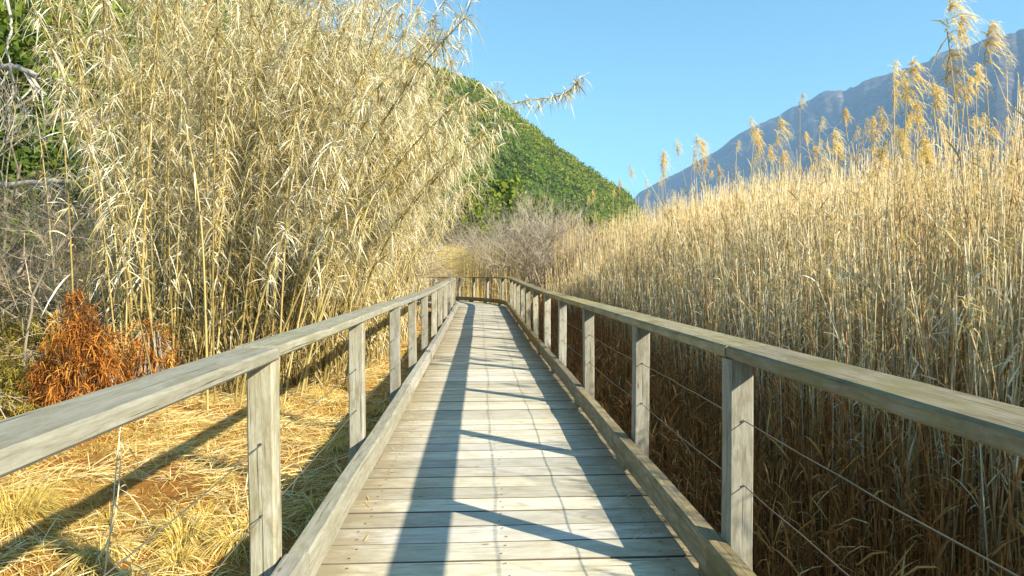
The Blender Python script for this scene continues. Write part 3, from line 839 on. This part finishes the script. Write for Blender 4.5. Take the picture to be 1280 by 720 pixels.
# ---------------------------------------------------------------- left ground cover
def scatter_left(n, x0, x1, y0, y1, keep=None):
    x = U(x0, x1, n); y = U(y0, y1, n)
    if keep is not None: k = keep(x, y); x, y = x[k], y[k]
    return x, y
G = Geo()
def keepL(x, y): return (x < -.85)
x, y = scatter_left(34000, -6.5, -.9, .3, 10, lambda x, y: (vnoise(x * 1.1 + 5, y * 1.1) + .25 * rng.random(len(x)) > .55))
x2, y2 = scatter_left(12000, -4.2, -.85, 8, 18); x = np.r_[x, x2]; y = np.r_[y, y2]
n = len(x); z = gheight(x, y) + U(.005, .06, n)
a = rng.normal(.5, 1.1, n)
ribbons(G, np.stack([x, y, z], 1), np.stack([np.cos(a), np.sin(a), rng.normal(.12, .16, n)], 1), U(.06, .42, n), U(.003, .010, n), U(.05, .30, n), 3, U(-1, 1, n), np.clip(rng.normal(.60, .22, n), 0, 1))
litter = link('straw_litter', G.mesh('straw_litter'), M_STRAW); tag(litter, 'fallen pale straw and leaf litter on the rusty ground left of the boardwalk', 'straw', kind='stuff')
G = Geo()
x, y = scatter_left(26000, -7.5, -.6, .2, 11.0)
n = len(x); z = gheight(x, y) - .01
a = U(0, 2 * pi, n)
ribbons(G, np.stack([x, y, z], 1), np.stack([np.cos(a), np.sin(a), U(.15, .9, n)], 1), U(.03, .12, n), U(.004, .010, n), .5, 1, 0, np.clip(rng.normal(.5, .25, n), 0, 1))
lit2 = link('rusty_ground_cover', G.mesh('rusty_ground_cover'), M_RUST); tag(lit2, 'rust orange dead ground cover between the straw left of the boardwalk', 'ground cover', kind='stuff')

G = Geo()
x, y = scatter_left(70000, -6.5, -.9, .5, 10, lambda x, y: (vnoise(x * .9 + 40, y * .9 + 7) + .22 * rng.random(len(x)) > .53))
x2, y2 = scatter_left(9000, -3.2, -.85, 7.5, 18); x = np.r_[x, x2]; y = np.r_[y, y2]
n = len(x); z = gheight(x, y) - .01; a = rng.normal(-.6, 1.0, n)
ribbons(G, np.stack([x, y, z], 1), np.stack([np.cos(a), np.sin(a), U(.2, 1.3, n)], 1), U(.10, .34, n), U(.003, .007, n), U(.6, 1.2, n), 3, U(-1, 1, n), np.clip(rng.normal(.55, .22, n), 0, 1))
tag(link('short_grass', G.mesh('short_grass'), M_TUSS), 'short golden grass lying in patches on the ground left of the boardwalk', 'grass', kind='stuff')
def tussock(label, x, y, r, h, n, mat=M_TUSS, name='grass_tussock', cat='grass', lean=(0, 0), group=None):
    r0 = thing(name, label, cat, (x, y, gz(x, y) - .02), group)
    g = Geo()
    a = U(0, 2 * pi, n); q = rng.random(n) ** .5
    P = np.stack([np.cos(a) * q * r * .35, np.sin(a) * q * r * .35, np.zeros(n)], 1)
    d = np.stack([np.cos(a) * U(.1, .9, n) + lean[0], np.sin(a) * U(.1, .9, n) + lean[1], np.ones(n)], 1)
    ribbons(g, P, d, h * U(.6, 1.4, n), U(.003, .006, n), U(.45, 1.35, n), 6, U(-1, 1, n), np.clip(rng.normal(.5, .2, n), 0, 1))
    link('blades', g.mesh('blades'), mat, r0)
    m = n // 6
    g = Geo(); a = U(0, 2 * pi, m)
    P = np.stack([np.cos(a) * .3 * r, np.sin(a) * .3 * r, U(.0, .1, m)], 1)
    ribbons(g, P, np.stack([np.cos(a), np.sin(a), U(-.1, .4, m)], 1), h * U(.5, 1.0, m), .006, .5, 3, 0, U(.6, 1, m))
    link('dead_thatch', g.mesh('dead_thatch'), M_STRAW, r0)
def gp(px, py, g=-.36):
    """ground point seen at a pixel"""
    y = (CAMH - g) * F / (py - HOR); return (px - VPX) * y / F, y
for px, py, r, h, lab in ((30, 655, .46, .52, 'large drooping yellow green sedge tussock at the lower left, below the handrail'),
                          (300, 690, .26, .26, 'low olive tussock between the rail shadow and the near left post'),
                          (225, 660, .22, .22, 'small pale tussock among straw, left of the near left post'),
                          (405, 500, .3, .34, 'golden tussock behind the second left post, in front of the canes'),
                          (425, 545, .26, .28, 'yellow green tussock beside the second left post'),
                          (60, 560, .3, .34, 'dull yellow tussock beneath the left handrail near the orange clump'),
                          (345, 530, .25, .22, 'short straw coloured tussock right at the top of the near left post'),
                          (510, 445, .3, .35, 'straw coloured tussock behind the third and fourth left posts'),
                          (150, 700, .2, .2, 'small golden tussock at the bottom edge, right of the sedge')):
    x, y = gp(px, py); tussock(lab, x, y, r, h, int(2600 * r))

grp = 'small golden tussocks scattered among the straw'
tus = []
for k in range(26):
    y = U(2.2, 8.0); x = -U(1.05, .62 * y + .9)
    if k < 4: tussock('small golden tussock among the straw left of the boardwalk', x, y, U(.15, .24), U(.18, .3), 380, group=grp); tus.append([o for o in COL.objects if o.name.startswith('grass_tussock')][-1])
    else:
        o = copy_tree(random.choice(tus)); o.location = (x, y, gz(x, y) - .02); o.rotation_euler = (0, 0, U(0, 6.28)); o.scale = (U(.7, 1.3),) * 3
G = Geo(); n = 170
sx = np.where(rng.random(n) < .7, rng.choice([-.60, .88], n) + rng.normal(0, .08, n), U(-.6, .85, n)); sy = 1.5 + 18 * rng.random(n) ** 1.3
sx = np.clip(sx, -.66, .90); a = U(0, 6.28, n)
ribbons(G, np.stack([sx, sy, np.array([rise(q) for q in sy]) + .006], 1), np.stack([np.cos(a), np.sin(a), np.full(n, .02)], 1), U(.03, .16, n), U(.003, .009, n), 0, 2, 0, rng.random(n), side=np.stack([-np.sin(a), np.cos(a), np.zeros(n)], 1))
tag(link('fallen_leaves', G.mesh('fallen_leaves'), M_STRAW), 'dry reed and cane scraps fallen on the boardwalk planks', 'leaf litter', kind='stuff')
# the rust orange dead fern heap
def heap(name, label, cat, c, rx, ry, h, n, mat, L=(.18, .42), w=(.006, .018), part='fronds'):
    r = thing(name, label, cat, (c[0], c[1], gz(*c) - .05))
    g = Geo()
    a = U(0, 2 * pi, n); q = rng.random(n) ** .5
    hx = np.sqrt(np.clip(1 - q ** 2, 0, 1))
    k = max(40, n // 42)                                    # clumps of small fronds with dark gaps between
    a, q, hx = a[:k], q[:k], hx[:k]
    bump = 1 + .9 * (vnoise(np.cos(a) * q * 3 + c[0] * 3, np.sin(a) * q * 3 + c[1]) - .5)
    C = np.stack([np.cos(a) * q * rx, np.sin(a) * q * ry, hx * bump * h * U(.75, 1.0, k)], 1)
    out = norm(np.stack([C[:, 0] / rx, C[:, 1] / ry, C[:, 2] / h * .6], 1))
    ax = norm(out * .7 + rng.normal(0, .5, (k, 3)) + np.array([0, 0, -.75]))
    j = rng.integers(0, k, n); t = rng.random(n)
    P = C[j] + ax[j] * (t * U(.12, .34, k)[j])[:, None] + rng.normal(0, .028, (n, 3)); P[:, 2] = np.maximum(P[:, 2] - .12 * t ** 2, 0)
    d = ax[j] * .5 + rng.normal(0, .8, (n, 3))
    ribbons(g, P, d, U(*L, n), U(*w, n), U(.1, .8, n), 2, U(-1.5, 1.5, n), np.clip(.45 + rng.normal(0, .28, k)[j] + rng.normal(0, .16, n), 0, 1))
    tag(link(part, g.mesh(part), mat, r), kind='stuff')
    # dark twig skeleton inside
    m = 60; a = U(0, 2 * pi, m)
    p = np.stack([np.zeros((m, 3)), np.stack([np.cos(a) * rx * .5, np.sin(a) * ry * .5, h * U(.5, .9, m)], 1), np.stack([np.cos(a) * rx * .95, np.sin(a) * ry * .95, h * U(.1, .8, m)], 1)], 1)
    g = Geo(); tubes(g, p, .006, 3, .3); link('twigs', g.mesh('twigs'), M_TWIG, r)
heap('dead_fern_clump', 'rust orange heap of dead fern fronds behind the left handrail', 'fern', (-4.62, 7.7), .44, .38, 1.16, 14000, M_RUST, (.04, .15), (.007, .016))
heap('dead_fern_clump', 'smaller rust orange fern patch tucked under the canes, right of the big heap', 'fern', (-4.25, 8.5), .26, .2, 1.05, 2600, M_RUST, (.025, .085), (.008, .020))
heap('mossy_bank_plant', 'yellow green mossy cushion on the bank at the far left edge', 'moss', (-6.5, 9.3), .95, .6, 1.15, 11000, M_MOSS, (.03, .12), (.006, .016), 'leaves')
heap('mossy_bank_plant', 'olive mossy cushion low beside the rust orange heap at the left edge', 'moss', (-5.6, 8.2), .42, .45, .62, 5000, M_MOSS, (.03, .12), (.006, .016), 'leaves')
heap('mossy_bank_plant', 'straw tinted mossy cushion just above the left handrail at the picture edge', 'moss', (-5.4, 7.1), .55, .45, .45, 4200, M_MOSS, (.03, .12), (.006, .016), 'leaves')

# two thin dry stems standing near the left railing
for lab, pts in (('thin dry pale stem standing upright before the rail shadow at lower left', [at(140, 725, 3.4), at(150, 640, 3.42), at(158, 560, 3.44), at(163, 520, 3.45)]),
                 ('second thin dry stem beside it, leaning slightly right', [at(128, 735, 3.5), at(150, 655, 3.52), at(160, 590, 3.54), at(160, 535, 3.55)])):
    pts[0][2] = gz(pts[0][0], pts[0][1])
    r = thing('dry_stem', lab, 'plant', tuple(pts[0])); P = spline(pts, 10) - pts[0]
    g = Geo(); tubes(g, P[None], np.linspace(.005, .002, 10)[None], 5, .75); link('stem', g.mesh('stem', True), M_REED, r)
    g = Geo(); cane_leaves(g, P, 5, .2, (.08, .2), (.006, .012), .7); tag(link('leaves', g.mesh('leaves'), M_REEDLEAF, r), kind='stuff')

# ---------------------------------------------------------------- bare shrubs and trees
def grow(out, p, d, L, r, depth, spread, upb, minr=.0015, seg=4):
    """recursive twigs; each path has seg points"""
    pts = [p]; dd = d
    for i in range(seg - 1):
        dd = norm(dd + rng.normal(0, .16, 3) + np.array([0, 0, upb]))
        pts.append(pts[-1] + dd * L / (seg - 1))
    out.append((np.array(pts), r))
    if depth == 0: return
    for k in range(random.choice((2, 3, 3, 4))):
        t = U(.35, 1.0); f = t * (seg - 1); i = min(int(f), seg - 2)
        b = pts[i] + (pts[i + 1] - pts[i]) * (f - i)
        nd = norm(dd + rng.normal(0, spread, 3))
        grow(out, b, nd, L * U(.5, .8), max(minr, r * .58), depth - 1, spread, upb, minr, seg)
def shrub(name, label, cat, loc, stems, L, r, depth, spread, upb, mat, tilt=.35, group=None, main=None):
    t = thing(name, label, cat, loc, group)
    out = []
    for k in range(stems):
        a = U(0, 2 * pi); d = norm(np.array([cos(a) * tilt * random.random() * 1.6, sin(a) * tilt * random.random() * 1.6, 1.0]))
        if main is not None: d = norm(np.asarray(main) + rng.normal(0, .25, 3))
        grow(out, np.array([cos(a), sin(a), 0]) * U(0, .12), d, L, r, depth, spread, upb, r * .14)
    rs = np.array([o[1] for o in out]); P = np.array([o[0] for o in out])
    big = rs >= r * .5
    for nm, sel in (('limbs', big), ('twigs', ~big)):
        if sel.any():
            g = Geo(); tubes(g, P[sel], rs[sel][:, None] * np.linspace(1, .55, P.shape[1]), 4 if nm == 'limbs' else 3, np.clip(.5 + rng.normal(0, .18, sel.sum()), 0, 1))
            c = link(nm, g.mesh(nm), mat, t)
            if nm == 'twigs': tag(c, kind='stuff')
    return t
# grey shrubs beyond the bend
for i, (x, y, L, lab) in enumerate(((1.1, 30.5, 2.4, 'leftmost grey leafless shrub beyond the bend, beside the yellow grass'), (2.2, 31, 2.9, 'grey leafless shrub second from the yellow grass beyond the bend'),
                               (3.3, 31.5, 3.0, 'middle grey leafless shrub behind the far end of the right railing'), (4.5, 32, 2.8, 'grey leafless shrub fading into the far reeds, right of the bend'),
                               (2.8, 34.5, 3.3, 'taller grey leafless shrub standing behind the row of grey shrubs'), (-.4, 40, 2.4, 'distant grey leafless shrub left behind the yellow grass'))):
    shrub('bare_shrub', lab, 'shrub', (x, y, gz(x, y)), 15, L, .03, 4, .40, .06, M_TWIG, .6)
# bare saplings in the reeds
for px, y, L, r, lab in ((1046, 17, 2.3, .03, 'tall forked bare sapling rising above the reeds before the mountain'), (1075, 16, 1.8, .028, 'dense twiggy bare sapling right of the tall forked one, among plumes'),
                         (985, 20, 1.9, .03, 'leftmost bare sapling showing above the reeds before the mountain'), (1020, 19, 1.8, .025, 'thin bare sapling just left of the tall forked one'), (1165, 15, 1.9, .028, 'bare sapling behind the tallest plumes at right'),
                         (1110, 18, 2.1, .028, 'bare sapling left of the tallest plumes, mountain behind')):
    x = (px - VPX) * y / F
    shrub('bare_sapling', lab, 'tree', (x, y, gz(x, y)), 3, L, r, 4, .30, .10, M_TWIG, .25)
# twiggy shrub poking from the canes before the hill
shrub('bare_shrub', 'bare twiggy shrub leaning out from the canes in front of the green hill', 'shrub', (-3.2, 17, gz(-3.2, 17)), 7, 2.2, .03, 4, .36, .0, M_TWIG, .5, main=(.42, -.05, .9))
shrub('bare_shrub', 'low bare shrub with sideways twigs above the far left railing end', 'shrub', (-3.6, 24, gz(-3.6, 24)), 7, 2.0, .03, 4, .40, .0, M_TWIG, .5, main=(.6, -.1, .8))
# left thicket: low sideways twigs
for i, (x, y, mx, lab) in enumerate(((-8.9, 11.2, (.7, -.1, .45), 'low grey brown thicket of sideways twigs at the left edge above the mossy bank'), (-8.2, 12.0, (.6, .0, .6), 'grey thicket behind the twigs at the left edge, below the fallen trunk'),
                                (-6.6, 10.6, (.25, -.1, .8), 'thin twiggy shrub between the left thicket and the canes'), (-9.6, 12.2, (.5, .0, .9), 'upright twiggy thicket at the left edge below the level dead trunk'))):
    shrub('bare_thicket', lab, 'shrub', (x, y, gz(x, y)), 15, 1.5, .015, 4, .44, .02, M_TWIGB, .5, main=mx)
# slanting dark branch in the thicket
def path_tree(name, label, cat, paths, mat, group=None):
    p0 = paths[0][1][0]
    t = thing(name, label, cat, tuple(p0), group)
    for nm, pts, r0, r1 in [(p[0], p[1], p[2], p[3]) for p in paths]:
        P = spline(pts, 5 * len(pts)) - p0
        P[1:-1] += rng.normal(0, r0 * .25, (len(P) - 2, 3))
        g = Geo(); tubes(g, P[None], np.linspace(r0, r1, len(P))[None], 7, .55); o = link(nm, g.mesh(nm, True), mat, t)
        out = []
        if nm == 'branch':
            for k in range(7):
                i = random.randrange(2, len(P)); grow(out, P[i], norm(norm(P[i] - P[i - 1]) * .8 + rng.normal(0, .5, 3) + np.array([0, 0, -.25])), U(.2, .45), r1 * .7, 1, .5, -.06, .002)
            g = Geo(); tubes(g, np.array([q[0] for q in out]), np.array([q[1] for q in out])[:, None] * np.linspace(1, .5, 4), 3, .6)
            tag(link('twigs', g.mesh('twigs'), mat, o), kind='stuff')
    return t
b0 = np.array([-8.6, 9.2, gz(-8.6, 9.2)])
path_tree('bare_tree', 'pale grey leafless tree at the upper left edge with hanging branches', 'tree', [
    ('trunk', [b0, b0 + (.1, 0, 2.0), b0 + (.25, -.1, 4.2), b0 + (.6, -.2, 6.4)], .16, .07),
    ('branch', [b0 + (.22, -.08, 3.7), at(-40, 92, 9.0), at(0, 97, 8.9), at(40, 95, 8.8), at(73, 106, 8.7)], .05, .034),
    ('branch', [b0 + (.5, -.15, 6.0), at(10, -30, 8.7), at(34, 0, 8.6), at(41, 35, 8.6), at(42, 55, 8.6), at(37, 72, 8.6), at(40, 95, 8.6), at(43, 125, 8.6), at(35, 150, 8.6), at(22, 178, 8.6)], .026, .007),
    ('branch', [b0 + (.5, -.15, 5.9), at(0, -30, 8.8), at(25, 0, 8.7), at(23, 30, 8.7), at(11, 48, 8.7), at(7, 75, 8.7), at(17, 100, 8.7)], .022, .008),
    ('branch', [at(43, 125, 8.6), at(58, 145, 8.6), at(78, 160, 8.6)], .010, .004),
    ('branch', [at(38, 100, 8.6), at(28, 118, 8.6), at(20, 135, 8.55)], .010, .004)], M_TWIGP)
shrub('bare_tree', 'leafless tree of fine grey twigs in front of the green trees at far left', 'tree', (-8.6, 11.5, gz(-8.6, 11.5)), 7, 3.0, .03, 4, .38, .05, M_TWIG, .4)
l0 = np.array([-10.5, 12.2, gz(-10.5, 12.2) + .3])
path_tree('leaning_trunk', 'grey dead trunk lying level across the left edge in front of the meadow', 'tree', [
    ('trunk', [l0, at(-40, 243, 12), at(20, 238, 12), at(80, 232, 11.8), at(110, 230, 11.8)], .065, .04), ('branch', [at(60, 240, 11.9), at(75, 236, 11.6), at(88, 232, 11.4)], .02, .01)], M_TWIGP)
d0 = np.array([-5.75, 8.3, gz(-5.75, 8.3)])
path_tree('bare_branch', 'dark brown branch slanting up to the right through the left thicket', 'branch', [
    ('branch', [d0, at(62, 372, 8.1), at(92, 314, 7.9), at(115, 281, 7.8), at(135, 260, 7.7), at(163, 230, 7.7)], .016, .006)], M_TWIG)

# ---------------------------------------------------------------- evergreen trees at the foot of the hill
def tree(label, x, y, h, w, n, name='evergreen_tree', mat=M_LEAF, group=None, tm=.45):
    z = gz(x, y); t = thing(name, label, 'tree', (x, y, z), group)
    g = Geo()
    trunk = spline([(0, 0, -.2), (.1 * w, 0, h * .3), (-.05 * w, .05 * w, h * .6), (0, 0, h * .85)], 8)
    tubes(g, trunk[None], np.linspace(.035 * h, .008 * h, 8)[None], 6, .4)
    for k in range(9):
        a = U(0, 2 * pi); b = trunk[random.randrange(2, 7)]
        tubes(g, np.array([[b, b + np.array([cos(a) * w * .3, sin(a) * w * .3, h * .10]), b + np.array([cos(a) * w * .45, sin(a) * w * .45, h * .17])]]), [[.012 * h, .008 * h, .004 * h]], 4, .4)
    link('trunk', g.mesh('trunk'), M_TWIG, t)
    g = Geo()
    for k in range(26):
        a = U(0, 2 * pi); q = random.random() ** .5; hz = U(.22, 1.0)
        ww = w * .5 * math.sqrt(max(.05, 1 - ((hz - .45) / .6) ** 2))
        c = np.array([cos(a) * q * ww, sin(a) * q * ww, hz * h * .92])
        m = n // 26; r = w * U(.13, .24)
        p = c + norm(rng.normal(0, 1, (m, 3))) * (r * U(.4, 1.0, m))[:, None]
        s = (.055 if y > 60 else .028) * w * U(.6, 1.3, m)[:, None]
        nn = norm(rng.normal(0, 1, (m, 3)) + np.array([0, 0, .5])); aa = norm(np.cross(nn, rng.normal(0, 1, (m, 3)))); bb = np.cross(nn, aa)
        g.add(np.stack([p + aa * s, p + bb * s * .6, p - aa * s, p - bb * s * .6], 1).reshape(-1, 3), np.arange(m * 4).reshape(-1, 4), tint=np.repeat(np.clip(tm + U(-.15, .15) + rng.normal(0, .14, m), 0, 1), 4))
    link('crown', g.mesh('crown'), mat, t)
for px, y, h, w, tm, lab in ((575, 46, 7.5, 5.5, .58, 'dark green evergreen behind the canes at the bend of the boardwalk'),
                             (548, 50, 9.0, 6.0, .50, 'taller dark evergreen partly hidden by the cane tops'),
                             (600, 62, 11.0, 6.5, .62, 'olive green bushy tree at the hill foot above the yellow grass'),
                             (634, 85, 15.0, 9.0, .72, 'bright yellow green tree at the foot of the hill'),
                             (668, 95, 13.5, 9.0, .58, 'mid green rounded tree right of the bright yellow green one'),
                             (702, 105, 13.5, 9.0, .52, 'dark green rounded tree behind the pale far reeds'),
                             (735, 115, 13.0, 9.5, .46, 'green tree near the right end of the hill foot'),
                             (15, 34, 15, 9, .56, 'broad green tree filling the upper left corner behind the pale hanging branches'), (70, 40, 14, 9, .60, 'green tree behind the left edge of the cane clump'),
                             (-30, 30, 11, 8, .62, 'green tree at the left picture edge behind the level dead trunk'), (45, 27, 6.5, 5.5, .48, 'low green tree just above the level dead trunk at far left'), (120, 46, 17, 9, .50, 'tall tree seen through gaps in the canes at upper left'),
                             (765, 125, 10.0, 8.5, .34, 'small dark tree at the right tip of the hill')):
    x = (px - VPX) * y / F; tree(lab, x, y, h, w, 1500 if y > 60 else 4600, tm=tm)

# ---------------------------------------------------------------- haze
hb = 5200.0
zb, zt = -3.0, 1080.0
V = [(sx * hb, sy * hb, z) for z in (zb, zt) for sy in (-1, 1) for sx in (-1, 1)]
hz = link('haze', mesh_np('haze', V, [(0, 2, 3, 1), (4, 5, 7, 6), (0, 1, 5, 4), (2, 6, 7, 3), (0, 4, 6, 2), (1, 3, 7, 5)]))
m = bpy.data.materials.new('haze air'); m.use_nodes = True; nt = m.node_tree
nt.nodes.remove(nt.nodes['Principled BSDF'])
pv = nt.nodes.new('ShaderNodeVolumePrincipled'); pv.inputs['Color'].default_value = (.36, .61, 1.0, 1); pv.inputs['Density'].default_value = .00015
nt.links.new(pv.outputs[0], nt.nodes['Material Output'].inputs['Volume'])
hz.data.materials.append(m); tag(hz, kind='stuff')
print('mountain top', max(v.co.z for v in bpy.data.objects['mountain'].data.vertices), 'hill top', max(v.co.z for v in bpy.data.objects['hill'].data.vertices))
print('tris', sum(sum(len(p.vertices) - 2 for p in me.polygons) if len(me.polygons) < 3000 else 2 * len(me.polygons) for me in bpy.data.meshes))
